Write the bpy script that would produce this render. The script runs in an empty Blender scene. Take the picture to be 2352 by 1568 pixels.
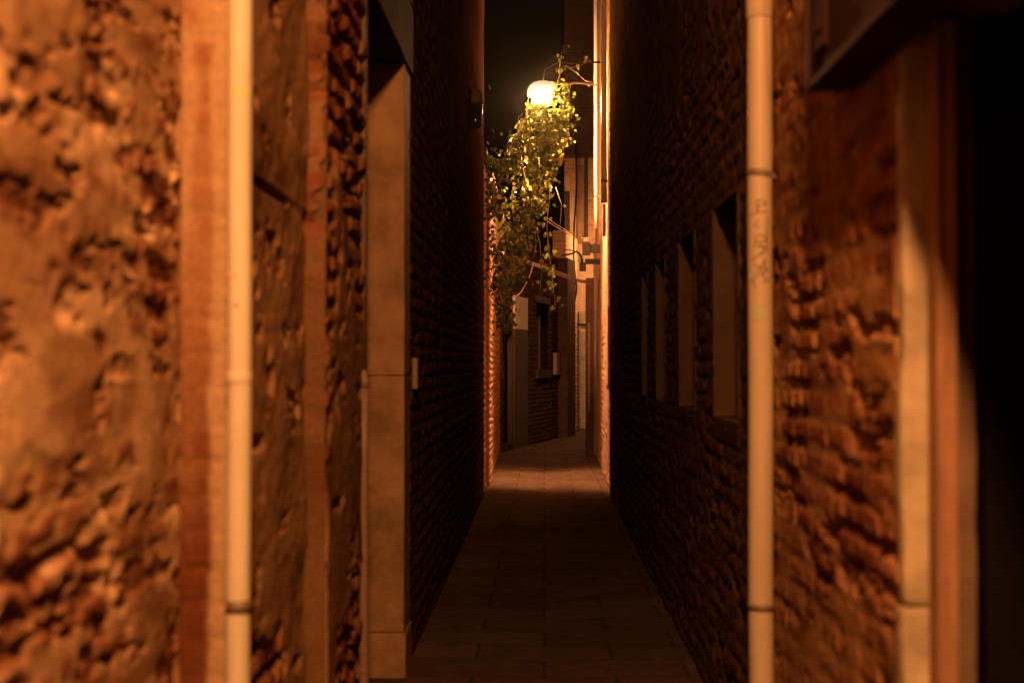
import bpy, bmesh, math, random
import numpy as np
from mathutils import Vector, Matrix

random.seed(7)
S = bpy.context.scene
COL = S.collection
R = math.radians

# ------------------------------------------------------------------ camera
F_PX = 3267.0                       # 50 mm on 36 mm, measured on a 2352 px wide picture
CAM_Z = 1.55
cam_d = bpy.data.cameras.new("camera")
cam = bpy.data.objects.new("camera", cam_d)
COL.objects.link(cam)
cam_d.lens = 50.0
cam_d.sensor_width = 36.0
cam_d.clip_start = 0.05
cam_d.clip_end = 500
cam.location = (0, 0, CAM_Z)
YAW, PITCH = math.atan(74 / F_PX), math.atan(56 / F_PX)
cam.rotation_euler = (math.pi / 2 + PITCH, 0, YAW)
cam_d.dof.use_dof = True
cam_d.dof.focus_distance = 20.5
cam_d.dof.aperture_fstop = 2.3
cam_d.dof.aperture_blades = 9
S.camera = cam

# ------------------------------------------------------------------ world: night sky with a trace of warm town glow
w = bpy.data.worlds.new("World")
S.world = w
w.use_nodes = True
nt = w.node_tree
nt.nodes.clear()
sky = nt.nodes.new("ShaderNodeTexSky")
sky.sky_type = 'NISHITA'
sky.sun_disc = False
sky.sun_elevation = R(-8)
sky.sun_rotation = R(200)
b1 = nt.nodes.new("ShaderNodeBackground")
b1.inputs[1].default_value = 0.01
b2 = nt.nodes.new("ShaderNodeBackground")
b2.inputs[0].default_value = (1.0, 0.52, 0.12, 1)
b2.inputs[1].default_value = 0.0042
add = nt.nodes.new("ShaderNodeAddShader")
out = nt.nodes.new("ShaderNodeOutputWorld")
nt.links.new(sky.outputs[0], b1.inputs[0])
nt.links.new(b1.outputs[0], add.inputs[0])
nt.links.new(b2.outputs[0], add.inputs[1])
nt.links.new(add.outputs[0], out.inputs[0])

S.view_settings.view_transform = 'Standard'
S.view_settings.look = 'None'
S.view_settings.exposure = 0
S.view_settings.gamma = 1
S.cycles.max_bounces = 7
S.cycles.diffuse_bounces = 2
S.cycles.transmission_bounces = 4
S.cycles.sample_clamp_indirect = 4
S.cycles.use_denoising = True

NEAR_LAMP = (0.03, -0.1, 4.02)
NEAR_WATT = 1500
NEAR_COL = (1.0, 0.385, 0.11)
FAR_BULB = 38000
FAR_COL = (1.0, 0.43, 0.16)
BEND_WATT = 300


# ------------------------------------------------------------------ pixel helpers (2352 px wide picture -> point at a depth)
CR = Matrix.Rotation(YAW, 3, 'Z') @ Matrix.Rotation(math.pi / 2 + PITCH, 3, 'X')


def pt(px, py, d):
    v = CR @ Vector(((px - 1176) / F_PX, -(py - 784) / F_PX, -1))
    v *= d / v.y
    return Vector((v.x, v.y, v.z + CAM_Z))


def on_wall(px, py, p0, p1):
    """where the sight line meets an upright wall through p0, p1: (u, z)"""
    v = CR @ Vector(((px - 1176) / F_PX, -(py - 784) / F_PX, -1))
    dx, dy = p1[0] - p0[0], p1[1] - p0[1]
    L = math.hypot(dx, dy)
    dx, dy = dx / L, dy / L
    # t*v.x = p0x + u dx ; t*v.y = p0y + u dy
    det = -v.x * dy + v.y * dx
    t = (-p0[0] * dy + p0[1] * dx) / det
    u = ((t * v.x - p0[0]) * dx + (t * v.y - p0[1]) * dy)
    return u, CAM_Z + t * v.z


# ------------------------------------------------------------------ object helpers
def tag(o, label=None, cat=None, group=None, kind=None):
    if label: o["label"] = label
    if cat: o["category"] = cat
    if group: o["group"] = group
    if kind: o["kind"] = kind
    return o


def thing(name, label, cat, loc, group=None):
    o = bpy.data.objects.new(name, None)
    o.empty_display_size = 0.2
    COL.objects.link(o)
    o.location = loc
    return tag(o, label, cat, group)


def world_loc(o):
    p = Vector(o.location)
    while o.parent:
        o = o.parent
        p += o.location
    return p


def link(name, me, mat, parent=None):
    me.name = name
    if mat: me.materials.append(mat)
    o = bpy.data.objects.new(name, me)
    COL.objects.link(o)
    if parent:
        o.parent = parent
        o.location = -world_loc(parent)
    return o


def from_bm(name, bm, mat, parent=None, smooth=False):
    me = bpy.data.meshes.new(name)
    bmesh.ops.recalc_face_normals(bm, faces=bm.faces[:])
    bm.to_mesh(me)
    bm.free()
    if smooth:
        me.polygons.foreach_set("use_smooth", [True] * len(me.polygons))
    return link(name, me, mat, parent)


def box(bm, x0, x1, y0, y1, z0, z1, bev=0.0, seg=2):
    r = bmesh.ops.create_cube(bm, size=1)
    vs = r["verts"]
    for v in vs:
        v.co = Vector(((x0 + x1) / 2 + v.co.x * (x1 - x0), (y0 + y1) / 2 + v.co.y * (y1 - y0), (z0 + z1) / 2 + v.co.z * (z1 - z0)))
    if bev:
        es = {e for v in vs for e in v.link_edges}
        bmesh.ops.bevel(bm, geom=list(es), offset=bev, segments=seg, affect='EDGES', profile=0.6)


def obox(name, mat, parent, x0, x1, y0, y1, z0, z1, bev=0.004):
    bm = bmesh.new()
    box(bm, x0, x1, y0, y1, z0, z1, bev)
    return from_bm(name, bm, mat, parent)


def tube(bm, pts, r, seg=10, cap=True):
    pts = [Vector(p) for p in pts]
    rs = r if isinstance(r, (list, tuple)) else [r] * len(pts)
    rings = []
    up = None
    for i, p in enumerate(pts):
        t = (pts[min(i + 1, len(pts) - 1)] - pts[max(i - 1, 0)]).normalized()
        if up is None:
            up = Vector((1, 0, 0)) if abs(t.x) < 0.9 else Vector((0, 1, 0))
        a = (up - t * up.dot(t)).normalized()
        b = t.cross(a)
        up = a
        rings.append([bm.verts.new(p + (a * math.cos(2 * math.pi * k / seg) + b * math.sin(2 * math.pi * k / seg)) * rs[i]) for k in range(seg)])
    for i in range(len(rings) - 1):
        for k in range(seg):
            f = bm.faces.new((rings[i][k], rings[i][(k + 1) % seg], rings[i + 1][(k + 1) % seg], rings[i + 1][k]))
            f.smooth = True
    if cap:
        bm.faces.new(rings[0][::-1])
        bm.faces.new(rings[-1])


def otube(name, mat, parent, pts, r, seg=10):
    bm = bmesh.new()
    tube(bm, pts, r, seg)
    return from_bm(name, bm, mat, parent)


# ------------------------------------------------------------------ materials
def new_mat(name):
    m = bpy.data.materials.new(name)
    m.use_nodes = True
    n = m.node_tree
    return m, n, n.nodes["Principled BSDF"]


def noise_node(n, scale, detail=5, rough=0.6, coord="Object"):
    tc = n.nodes.new("ShaderNodeTexCoord")
    t = n.nodes.new("ShaderNodeTexNoise")
    t.inputs["Scale"].default_value = scale
    t.inputs["Detail"].default_value = detail
    t.inputs["Roughness"].default_value = rough
    n.links.new(tc.outputs[coord], t.inputs["Vector"])
    return t


def ramp(n, src, stops):
    r = n.nodes.new("ShaderNodeValToRGB")
    while len(r.color_ramp.elements) < len(stops):
        r.color_ramp.elements.new(0.5)
    for e, (p, c) in zip(r.color_ramp.elements, stops):
        e.position = p
        e.color = (*c, 1) if len(c) == 3 else c
    n.links.new(src, r.inputs[0])
    return r


def bump(n, p, src, strength, dist):
    b = n.nodes.new("ShaderNodeBump")
    b.inputs["Strength"].default_value = strength
    b.inputs["Distance"].default_value = dist
    n.links.new(src, b.inputs["Height"])
    n.links.new(b.outputs[0], p.inputs["Normal"])
    return b


def mat_masonry(name, rough=0.92, fine=60):
    """colour comes from the masonry itself (attribute 'tint': brick, mortar or render), with a fine grain over it"""
    m, n, p = new_mat(name)
    at = n.nodes.new("ShaderNodeAttribute")
    at.attribute_name = "tint"
    t = noise_node(n, fine, 8, 0.7)
    r = ramp(n, t.outputs[0], [(0.3, (0.72, 0.68, 0.66)), (0.7, (1.2, 1.2, 1.2))])
    mx = n.nodes.new("ShaderNodeMix")
    mx.data_type = 'RGBA'
    mx.blend_type = 'MULTIPLY'
    mx.inputs[0].default_value = 1
    n.links.new(at.outputs["Color"], mx.inputs[6])
    n.links.new(r.outputs[0], mx.inputs[7])
    n.links.new(mx.outputs[2], p.inputs["Base Color"])
    p.inputs["Roughness"].default_value = rough
    p.inputs["Specular IOR Level"].default_value = 0.0
    bump(n, p, t.outputs[0], 0.3, 0.003)
    return m


def mat_plain(name, col, rough=0.6, var=0.18, scale=9, metal=0.0, bmp=0.15, spec=0.4, stretch=None):
    m, n, p = new_mat(name)
    t = noise_node(n, scale, 6, 0.65)
    if stretch:
        mp = n.nodes.new("ShaderNodeMapping")
        mp.inputs["Scale"].default_value = stretch
        tc = [x for x in n.nodes if x.type == 'TEX_COORD'][0]
        n.links.new(tc.outputs["Object"], mp.inputs[0])
        n.links.new(mp.outputs[0], t.inputs["Vector"])
    lo = tuple(c * (1 - var) for c in col)
    hi = tuple(min(1, c * (1 + var)) for c in col)
    r = ramp(n, t.outputs[0], [(0.3, lo), (0.7, hi)])
    n.links.new(r.outputs[0], p.inputs["Base Color"])
    p.inputs["Roughness"].default_value = rough
    p.inputs["Metallic"].default_value = metal
    p.inputs["Specular IOR Level"].default_value = spec
    if bmp:
        bump(n, p, t.outputs[0], bmp, 0.006)
    return m


def mat_pipe(name, col, dirt, amount=0.5, rough=0.5):
    m, n, p = new_mat(name)
    t = noise_node(n, 5, 7, 0.7)
    mp = n.nodes.new("ShaderNodeMapping")
    mp.inputs["Scale"].default_value = (3, 3, 0.5)
    tc = [x for x in n.nodes if x.type == 'TEX_COORD'][0]
    n.links.new(tc.outputs["Object"], mp.inputs[0])
    n.links.new(mp.outputs[0], t.inputs["Vector"])
    lo = tuple(a * (1 - amount) + b * amount for a, b in zip(col, dirt))
    r = ramp(n, t.outputs[0], [(0.36, lo), (0.56, col)])
    n.links.new(r.outputs[0], p.inputs["Base Color"])
    p.inputs["Roughness"].default_value = rough
    p.inputs["Specular IOR Level"].default_value = 0.35
    return m


M = {}
M["masonry"] = mat_masonry("masonry")
M["stone"] = mat_plain("istrian_stone", (0.29, 0.175, 0.10), 0.8, 0.42, 4, bmp=0.3, spec=0.3)
M["stone_pale"] = mat_plain("pale_stone", (0.33, 0.28, 0.205), 0.75, 0.32, 6, bmp=0.4, spec=0.3)
M["stone_dim"] = mat_plain("grimy_stone", (0.14, 0.092, 0.063), 0.85, 0.3, 5, bmp=0.4, spec=0.2)
M["rust"] = mat_plain("red_painted_steel", (0.24, 0.13, 0.08), 0.6, 0.3, 8, bmp=0.1, stretch=(4, 4, 0.7))
M["dark_wood"] = mat_plain("dark_wood", (0.045, 0.028, 0.02), 0.6, 0.35, 6, bmp=0.3, stretch=(8, 8, 0.6))
M["cassette"] = mat_plain("brown_painted_metal", (0.026, 0.013, 0.009), 0.8, 0.25, 5, bmp=0.1, spec=0.08)
M["pitch"] = mat_plain("pitch_black", (0.006, 0.005, 0.004), 0.9, 0.2, 9, bmp=0, spec=0.03)
M["trim"] = mat_plain("worn_brown_metal", (0.035, 0.018, 0.011), 0.7, 0.2, 6, bmp=0.1, spec=0.06)
M["dark_stone"] = mat_plain("darkened_stone", (0.06, 0.033, 0.021), 0.9, 0.3, 6, bmp=0.3, spec=0.05)
M["lamplit_render"] = mat_plain("lamplit_render", (0.62, 0.5, 0.4), 0.85, 0.15, 5, bmp=0.2)
M["reveal"] = mat_plain("grubby_render", (0.055, 0.03, 0.018), 0.9, 0.3, 6, bmp=0.3)
M["dark_metal"] = mat_plain("dark_metal", (0.03, 0.025, 0.022), 0.5, 0.3, 12, metal=0.5, bmp=0.1)
M["black"] = mat_plain("black_rubber", (0.02, 0.018, 0.016), 0.7, 0.2, 12, bmp=0, spec=0.15)
M["glass"] = mat_plain("dark_glass", (0.012, 0.012, 0.012), 0.12, 0.2, 4, bmp=0.05, spec=0.5)
M["pvc_white"] = mat_pipe("white_pvc", (0.60, 0.57, 0.47), (0.43, 0.36, 0.26), 0.35, 0.55)
M["pvc_beige"] = mat_pipe("beige_pvc", (0.50, 0.43, 0.32), (0.35, 0.27, 0.18), 0.35, 0.5)
M["pvc_brown"] = mat_pipe("brown_painted_pipe", (0.2, 0.13, 0.09), (0.2, 0.1, 0.06), 0.5, 0.5)
M["clamp"] = mat_plain("dull_steel", (0.2, 0.15, 0.11), 0.55, 0.25, 20, metal=0.2, bmp=0.1)
M["galv"] = mat_pipe("galvanised_pipe", (0.75, 0.68, 0.55), (0.4, 0.32, 0.22), 0.5, 0.35)
M["plaque"] = mat_plain("pale_enamel", (0.2, 0.145, 0.1), 0.5, 0.1, 10, bmp=0)
M["cable"] = mat_plain("grey_cable", (0.3, 0.26, 0.22), 0.35, 0.2, 30, bmp=0, spec=0.7)
M["ink"] = mat_plain("marker_ink", (0.13, 0.07, 0.04), 0.6, 0.2, 30, bmp=0)
M["sticker_green"] = mat_plain("faded_green_sticker", (0.40, 0.42, 0.26), 0.6, 0.15, 30, bmp=0)
M["paint_green"] = mat_plain("green_stain", (0.55, 0.56, 0.22), 0.6, 0.15, 30, bmp=0)
M["paint_pink"] = mat_plain("pink_stain", (0.78, 0.52, 0.42), 0.6, 0.15, 30, bmp=0)
M["wood_pale"] = mat_plain("grey_wood", (0.22, 0.15, 0.1), 0.7, 0.3, 7, bmp=0.3, stretch=(6, 6, 0.5))
M["chain"] = mat_plain("bright_steel", (0.7, 0.6, 0.5), 0.2, 0.1, 20, metal=0.9, bmp=0)
M["stem"] = mat_plain("ivy_stem", (0.2, 0.15, 0.09), 0.8, 0.3, 20, bmp=0.2)


def mat_paving():
    m, n, p = new_mat("trachyte_paving")
    tc = n.nodes.new("ShaderNodeTexCoord")
    br = n.nodes.new("ShaderNodeTexBrick")
    mp = n.nodes.new("ShaderNodeMapping")
    mp.inputs["Rotation"].default_value = (0, 0, 0)
    n.links.new(tc.outputs["Object"], mp.inputs[0])
    n.links.new(mp.outputs[0], br.inputs["Vector"])
    br.inputs["Scale"].default_value = 1
    br.inputs["Brick Width"].default_value = 0.72
    br.inputs["Row Height"].default_value = 0.42
    br.inputs["Mortar Size"].default_value = 0.012
    br.inputs["Mortar Smooth"].default_value = 0.4
    br.inputs["Color1"].default_value = (0.075, 0.047, 0.034, 1)
    br.inputs["Color2"].default_value = (0.105, 0.067, 0.048, 1)
    br.inputs["Mortar"].default_value = (0.05, 0.033, 0.024, 1)
    t = noise_node(n, 7, 8, 0.7)
    r = ramp(n, t.outputs[0], [(0.3, (0.6, 0.6, 0.6)), (0.7, (1.25, 1.25, 1.25))])
    mx = n.nodes.new("ShaderNodeMix")
    mx.data_type = 'RGBA'
    mx.blend_type = 'MULTIPLY'
    mx.inputs[0].default_value = 1
    n.links.new(br.outputs[0], mx.inputs[6])
    n.links.new(r.outputs[0], mx.inputs[7])
    n.links.new(mx.outputs[2], p.inputs["Base Color"])
    p.inputs["Roughness"].default_value = 0.8
    p.inputs["Specular IOR Level"].default_value = 0.02
    b = bump(n, p, t.outputs[0], 0.5, 0.012)
    b2_ = n.nodes.new("ShaderNodeBump")
    b2_.invert = True
    b2_.inputs["Strength"].default_value = 0.35
    b2_.inputs["Distance"].default_value = 0.01
    n.links.new(br.outputs["Fac"], b2_.inputs["Height"])
    n.links.new(b2_.outputs[0], b.inputs["Normal"])
    return m


M["paving"] = mat_paving()


def mat_leaf():
    m, n, p = new_mat("ivy_leaf")
    at = n.nodes.new("ShaderNodeAttribute")
    at.attribute_name = "tint"
    n.links.new(at.outputs["Color"], p.inputs["Base Color"])
    p.inputs["Roughness"].default_value = 0.27
    p.inputs["Specular IOR Level"].default_value = 0.55
    tr = n.nodes.new("ShaderNodeBsdfTranslucent")
    hs = n.nodes.new("ShaderNodeHueSaturation")
    hs.inputs["Value"].default_value = 1.5
    n.links.new(at.outputs["Color"], hs.inputs["Color"])
    n.links.new(hs.outputs[0], tr.inputs[0])
    mx = n.nodes.new("ShaderNodeMixShader")
    mx.inputs[0].default_value = 0.26
    n.links.new(p.outputs[0], mx.inputs[1])
    n.links.new(tr.outputs[0], mx.inputs[2])
    o = n.nodes["Material Output"]
    n.links.new(mx.outputs[0], o.inputs[0])
    return m


M["leaf"] = mat_leaf()


def mat_emit(name, col, strength, grad=None):
    m = bpy.data.materials.new(name)
    m.use_nodes = True
    n = m.node_tree
    n.nodes.clear()
    e = n.nodes.new("ShaderNodeEmission")
    e.inputs[0].default_value = (*col, 1)
    e.inputs[1].default_value = strength
    o = n.nodes.new("ShaderNodeOutputMaterial")
    n.links.new(e.outputs[0], o.inputs[0])
    if grad:
        tc = n.nodes.new("ShaderNodeTexCoord")
        sp = n.nodes.new("ShaderNodeSeparateXYZ")
        n.links.new(tc.outputs["Generated"], sp.inputs[0])
        r = ramp(n, sp.outputs[2], grad)
        n.links.new(r.outputs[0], e.inputs[0])
    return m


# ------------------------------------------------------------------ masonry height fields
def _hash(ix, iy, seed):
    ix = ix.astype(np.int64)
    iy = iy.astype(np.int64)
    h = (ix * 374761393 + iy * 668265263 + seed * 1442695041) & 0xFFFFFFFF
    h = ((h ^ (h >> 13)) * 1274126177) & 0xFFFFFFFF
    h = (h ^ (h >> 16)) & 0xFFFFFFFF
    return h / 4294967295.0


def vnoise(x, y, seed):
    x0, y0 = np.floor(x), np.floor(y)
    fx, fy = x - x0, y - y0
    fx = fx * fx * (3 - 2 * fx)
    fy = fy * fy * (3 - 2 * fy)
    a, b = _hash(x0, y0, seed), _hash(x0 + 1, y0, seed)
    c, d = _hash(x0, y0 + 1, seed), _hash(x0 + 1, y0 + 1, seed)
    return (a * (1 - fx) + b * fx) * (1 - fy) + (c * (1 - fx) + d * fx) * fy


def fbm(x, y, seed, octv=4, gain=0.5):
    s, a, t = 0, 1, 0
    for i in range(octv):
        s = s + a * vnoise(x * 2 ** i, y * 2 ** i, seed + 17 * i)
        t += a
        a *= gain
    return s / t


def sstep(a, b, x):
    t = np.clip((x - a) / (b - a), 0, 1)
    return t * t * (3 - 2 * t)


def lerp(a, b, t):
    return a + (b - a) * t


def masonry(U, V, seed, bl=0.25, bh=0.074, mj=0.014, warp=0.012, relief=0.008, joint=0.014, pit=0.03, miss=0.06,
            rough=0.004, round_=0.014, smear=0.0, pits=None, gaps=None, plaster=None, pthick=0.006, prough=0.003, dark=1.0,
            reds=((0.36, 0.13, 0.065), (0.44, 0.21, 0.11), (0.24, 0.09, 0.05)), mortar=(0.46, 0.34, 0.23), pcol=(0.52, 0.38, 0.25)):
    u = U + warp * 2 * (fbm(U * 5, V * 9, seed + 1) - 0.5) + warp * (fbm(U * 22, V * 30, seed + 5, 2) - 0.5)
    v = V + warp * 1.4 * (fbm(U * 3.3, V * 5, seed + 2) - 0.5) + warp * 0.8 * (fbm(U * 18, V * 26, seed + 6, 2) - 0.5)
    ph, pl = bh + mj, bl + mj
    row = np.floor(v / ph)
    off = _hash(row, row * 0, seed + 3) * pl
    col = np.floor((u + off) / pl)
    lu = (u + off) - col * pl
    lv = v - row * ph
    half = _hash(col, row, seed + 12) < 0.35            # some stretchers are two headers
    lu2 = np.where(half, np.mod(lu, pl / 2), lu)
    wl = np.where(half, bl / 2 - mj / 2, bl)
    sub = np.where(half & (lu > pl / 2), 1, 0)
    e = np.minimum(np.minimum(lu2, wl - lu2), np.minimum(lv, bh - lv))
    cidx = col * 2 + sub
    r1 = _hash(cidx, row, seed + 21)
    r2 = _hash(cidx, row, seed + 22)
    r3 = _hash(cidx, row, seed + 23)
    erode = fbm(U * 14, V * 20, seed + 31, 3)
    m = sstep(0, round_, e - round_ * 0.6 * (erode - 0.35))
    h = m * relief * (2 * r1 - 1) - (1 - m) * joint * (0.5 + fbm(U * 6, V * 6, seed + 41))
    gone = (r2 < miss) & (e > 0)
    hole = sstep(0.0, round_, e)
    h = np.where(gone, -pit * hole, h)
    h = h + rough * 2 * (fbm(U * 40, V * 48, seed + 51, 3) - 0.5)
    t = r3[..., None]
    cb = np.where(t < 0.5, lerp(np.array(reds[0]), np.array(reds[1]), t * 2), lerp(np.array(reds[0]), np.array(reds[2]), t * 2 - 1))
    c = lerp(np.array(mortar), cb, m[..., None])
    if gaps:                                            # joints raked out or washed away in places, flush elsewhere
        gthr, gdep = gaps
        gk = sstep(gthr, gthr + 0.13, fbm(U * 3.1, V * 5.2, seed + 111, 4, 0.6)) * (1 - sstep(0, 1, m))
        h = h - gdep * gk
        c = lerp(c, np.array(reds[2]) * 0.6, np.clip(gk * 1.2, 0, 1)[..., None])
    if plaster is not None:
        pm = plaster(U, V)
        hp = pthick + prough * 4 * (fbm(U * 4, V * 5, seed + 61) - 0.5) + prough * (fbm(U * 26, V * 30, seed + 62, 3) - 0.5)
        h = lerp(h, np.maximum(hp, h * 0.3), pm)
        pv = 0.75 + 0.5 * fbm(U * 2.6, V * 1.6, seed + 71, 5, 0.6)
        c = lerp(c, np.array(pcol) * pv[..., None], pm[..., None])
    if pits:
        su, sv, thr, dep = pits
        pn = fbm(U * su + 0.6 * np.sin(V * 9), V * sv, seed + 101, 5, 0.55)
        pk = sstep(thr, thr + 0.10, pn)
        h = h - dep * pk
        c = lerp(c, np.array(reds[2]) * 0.7, pk[..., None] * 0.7)
        # loose knobbly face round the holes
        h = h + 0.007 * (fbm(U * su * 2.2, V * sv * 2.0, seed + 103, 3) - 0.5) * sstep(thr - 0.22, thr, pn)
    if smear:
        sm = sstep(0.5, 0.7, fbm(U * 4.5, V * 4, seed + 81, 5, 0.6))[..., None] * smear
        c = lerp(c, np.array(mortar) * 1.15, sm)
        st = sstep(0.52, 0.74, fbm(U * 2.1, V * 3.3, seed + 91, 5, 0.6))[..., None] * smear
        c = lerp(c, np.array(reds[2]) * 0.5, st)
    return h, np.clip(c * dark, 0, 1)


def spaced(*segs):
    a = []
    for s0, s1, st in segs:
        n = max(1, int(round((s1 - s0) / st)))
        a.append(np.linspace(s0, s1, n + 1))
    return np.concatenate(a)


def grid_wall(name, parent, p0, p1, us, vs, hfun, holes=(), sgn=1, thick=0.3, mat=None):
    """an upright masonry wall with real relief from p0 to p1, closed at the back; holes = (u0,u1,z0,z1)"""
    p0, p1 = np.array(p0, float), np.array(p1, float)
    L = np.linalg.norm(p1 - p0)
    t = (p1 - p0) / L
    n = sgn * np.array([t[1], -t[0]])
    us = np.unique(np.round(np.concatenate([us, [0, L]] + [[a, b] for a, b, _, _ in holes]), 5))
    vs = np.unique(np.round(np.concatenate([vs] + [[a, b] for _, _, a, b in holes]), 5))
    us = us[(us >= -1e-6) & (us <= L + 1e-5)]
    U, V = np.meshgrid(us, vs)
    h, c = hfun(U, V)
    nu, nv = len(us), len(vs)
    P = np.empty((nv, nu, 3))
    P[..., 0] = p0[0] + t[0] * U + n[0] * h
    P[..., 1] = p0[1] + t[1] * U + n[1] * h
    P[..., 2] = V
    idx = np.arange(nu * nv).reshape(nv, nu)
    q = np.stack([idx[:-1, :-1], idx[:-1, 1:], idx[1:, 1:], idx[1:, :-1]], -1).reshape(-1, 4)
    cu = (us[:-1] + us[1:]) / 2
    cv = (vs[:-1] + vs[1:]) / 2
    CU, CV = np.meshgrid(cu, cv)
    keep = np.ones(CU.shape, bool)
    for a, b, z0, z1 in holes:
        keep &= ~((CU > a) & (CU < b) & (CV > z0) & (CV < z1))
    q = q[keep.ravel()]
    verts = P.reshape(-1, 3)
    cols = c.reshape(-1, 3)
    # skirt and back
    loop = np.concatenate([idx[0, :], idx[1:, -1], idx[-1, -2::-1], idx[-2:0:-1, 0]])
    base = len(verts)
    back = verts[loop].copy()
    Ub, Vb = U.ravel()[loop], V.ravel()[loop]
    back[:, 0] = p0[0] + t[0] * Ub - n[0] * thick
    back[:, 1] = p0[1] + t[1] * Ub - n[1] * thick
    verts = np.concatenate([verts, back])
    cols = np.concatenate([cols, cols[loop]])
    k = len(loop)
    bi = base + np.arange(k)
    sk = np.stack([loop, bi, np.roll(bi, -1), np.roll(loop, -1)], -1)
    quads = np.concatenate([q, sk])
    if sgn < 0:
        quads = quads[:, ::-1]
    me = bpy.data.meshes.new(name)
    nq = len(quads)
    me.vertices.add(len(verts))
    me.vertices.foreach_set("co", verts.ravel())
    nl = nq * 4 + k
    me.loops.add(nl)
    bl_ = bi if sgn < 0 else bi[::-1]
    me.loops.foreach_set("vertex_index", np.concatenate([quads.ravel(), bl_]).astype(np.int32))
    me.polygons.add(nq + 1)
    me.polygons.foreach_set("loop_start", np.concatenate([np.arange(nq) * 4, [nq * 4]]).astype(np.int32))
    sm = np.zeros(nq + 1, bool)
    sm[:len(q)] = True
    me.polygons.foreach_set("use_smooth", sm)
    me.update(calc_edges=True)
    me.validate()
    ca = me.color_attributes.new("tint", 'FLOAT_COLOR', 'POINT')
    ca.data.foreach_set("color", np.concatenate([cols, np.ones((len(cols), 1))], 1).ravel())
    return link(name, me, mat or M["masonry"], parent)


def stone_block(name, mat, parent, x0, x1, y0, y1, z0, z1, bev=0.006, chip=0.003, seed=0, cut=0.06):
    """a hewn stone with worn, slightly uneven faces"""
    bm = bmesh.new()
    box(bm, x0, x1, y0, y1, z0, z1, bev, 2)
    for ax, ext in ((0, x1 - x0), (1, y1 - y0), (2, z1 - z0)):
        nslc = int(min(60, ext / cut))
        lo = (x0, y0, z0)[ax]
        no = Vector((ax == 0, ax == 1, ax == 2))
        for i in range(1, nslc):
            co = Vector((0, 0, 0))
            co[ax] = lo + ext * i / nslc
            bmesh.ops.bisect_plane(bm, geom=bm.verts[:] + bm.edges[:] + bm.faces[:], plane_co=co, plane_no=no)
    co = np.array([v.co[:] for v in bm.verts])
    a = fbm(co[:, 0] * 9 + co[:, 2] * 7 + seed, co[:, 1] * 9 + co[:, 2] * 5, 5 + seed, 3) - 0.5
    b = fbm(co[:, 1] * 9 + co[:, 2] * 6 - seed, co[:, 0] * 9 - co[:, 2] * 8, 9 + seed, 3) - 0.5
    for v, p, q in zip(bm.verts, a, b):
        v.co += Vector((p, q, 0)) * 2 * chip
    return from_bm(name, bm, mat, parent)


# ================================================================== SETTING
gm = bpy.data.meshes.new("ground")
gm.from_pydata([(-60, -60, -0.05), (60, -60, -0.05), (60, 80, -0.05), (-60, 80, -0.05)], [], [(0, 1, 2, 3)])
tag(link("ground", gm, M["paving"]), "dark ground that the lane and houses stand on", "ground", kind="structure")

xs = spaced((-1.6, 4.0, 0.07))
ys = spaced((-4, 40, 0.1))
XX, YY = np.meshgrid(xs, ys)
ZZ = 0.016 * (fbm(XX * 1.2, YY * 0.9, 77, 4) - 0.5) - 0.02 * np.exp(-((XX - 0.02) / 0.25) ** 2)
pm = bpy.data.meshes.new("paving")
pv_ = np.stack([XX, YY, ZZ], -1).reshape(-1, 3)
ii = np.arange(len(pv_)).reshape(XX.shape)
pm.from_pydata(pv_.tolist(), [], np.stack([ii[:-1, :-1], ii[:-1, 1:], ii[1:, 1:], ii[1:, :-1]], -1).reshape(-1, 4).tolist())
pm.polygons.foreach_set("use_smooth", [True] * len(pm.polygons))
tag(link("paving", pm, M["paving"]), "dark stone slab paving along the narrow lane", "paving", kind="structure")

TOP = 8.5
# ------------------------------------------------------------------ HOUSE with crumbling brick (left, nearest)
hA = thing("brick_house", "nearest house on the left with crumbling brick and patchy pale render", "house", (-1.0, 1.5, 0))


def rub_plaster(U, V):
    f = fbm(U * 1.6, V * 2.4, 301, 5, 0.55)
    # render survives mid-height near the corner, mostly lost above and low down
    bias = 0.10 * np.exp(-((V - 1.45) / 0.22) ** 2) + 0.05 * np.exp(-((V - 2.25) / 0.2) ** 2) - 0.05 * sstep(1.15, 0.8, V)
    return sstep(0.49, 0.62, f + bias) * 0.88


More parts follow.
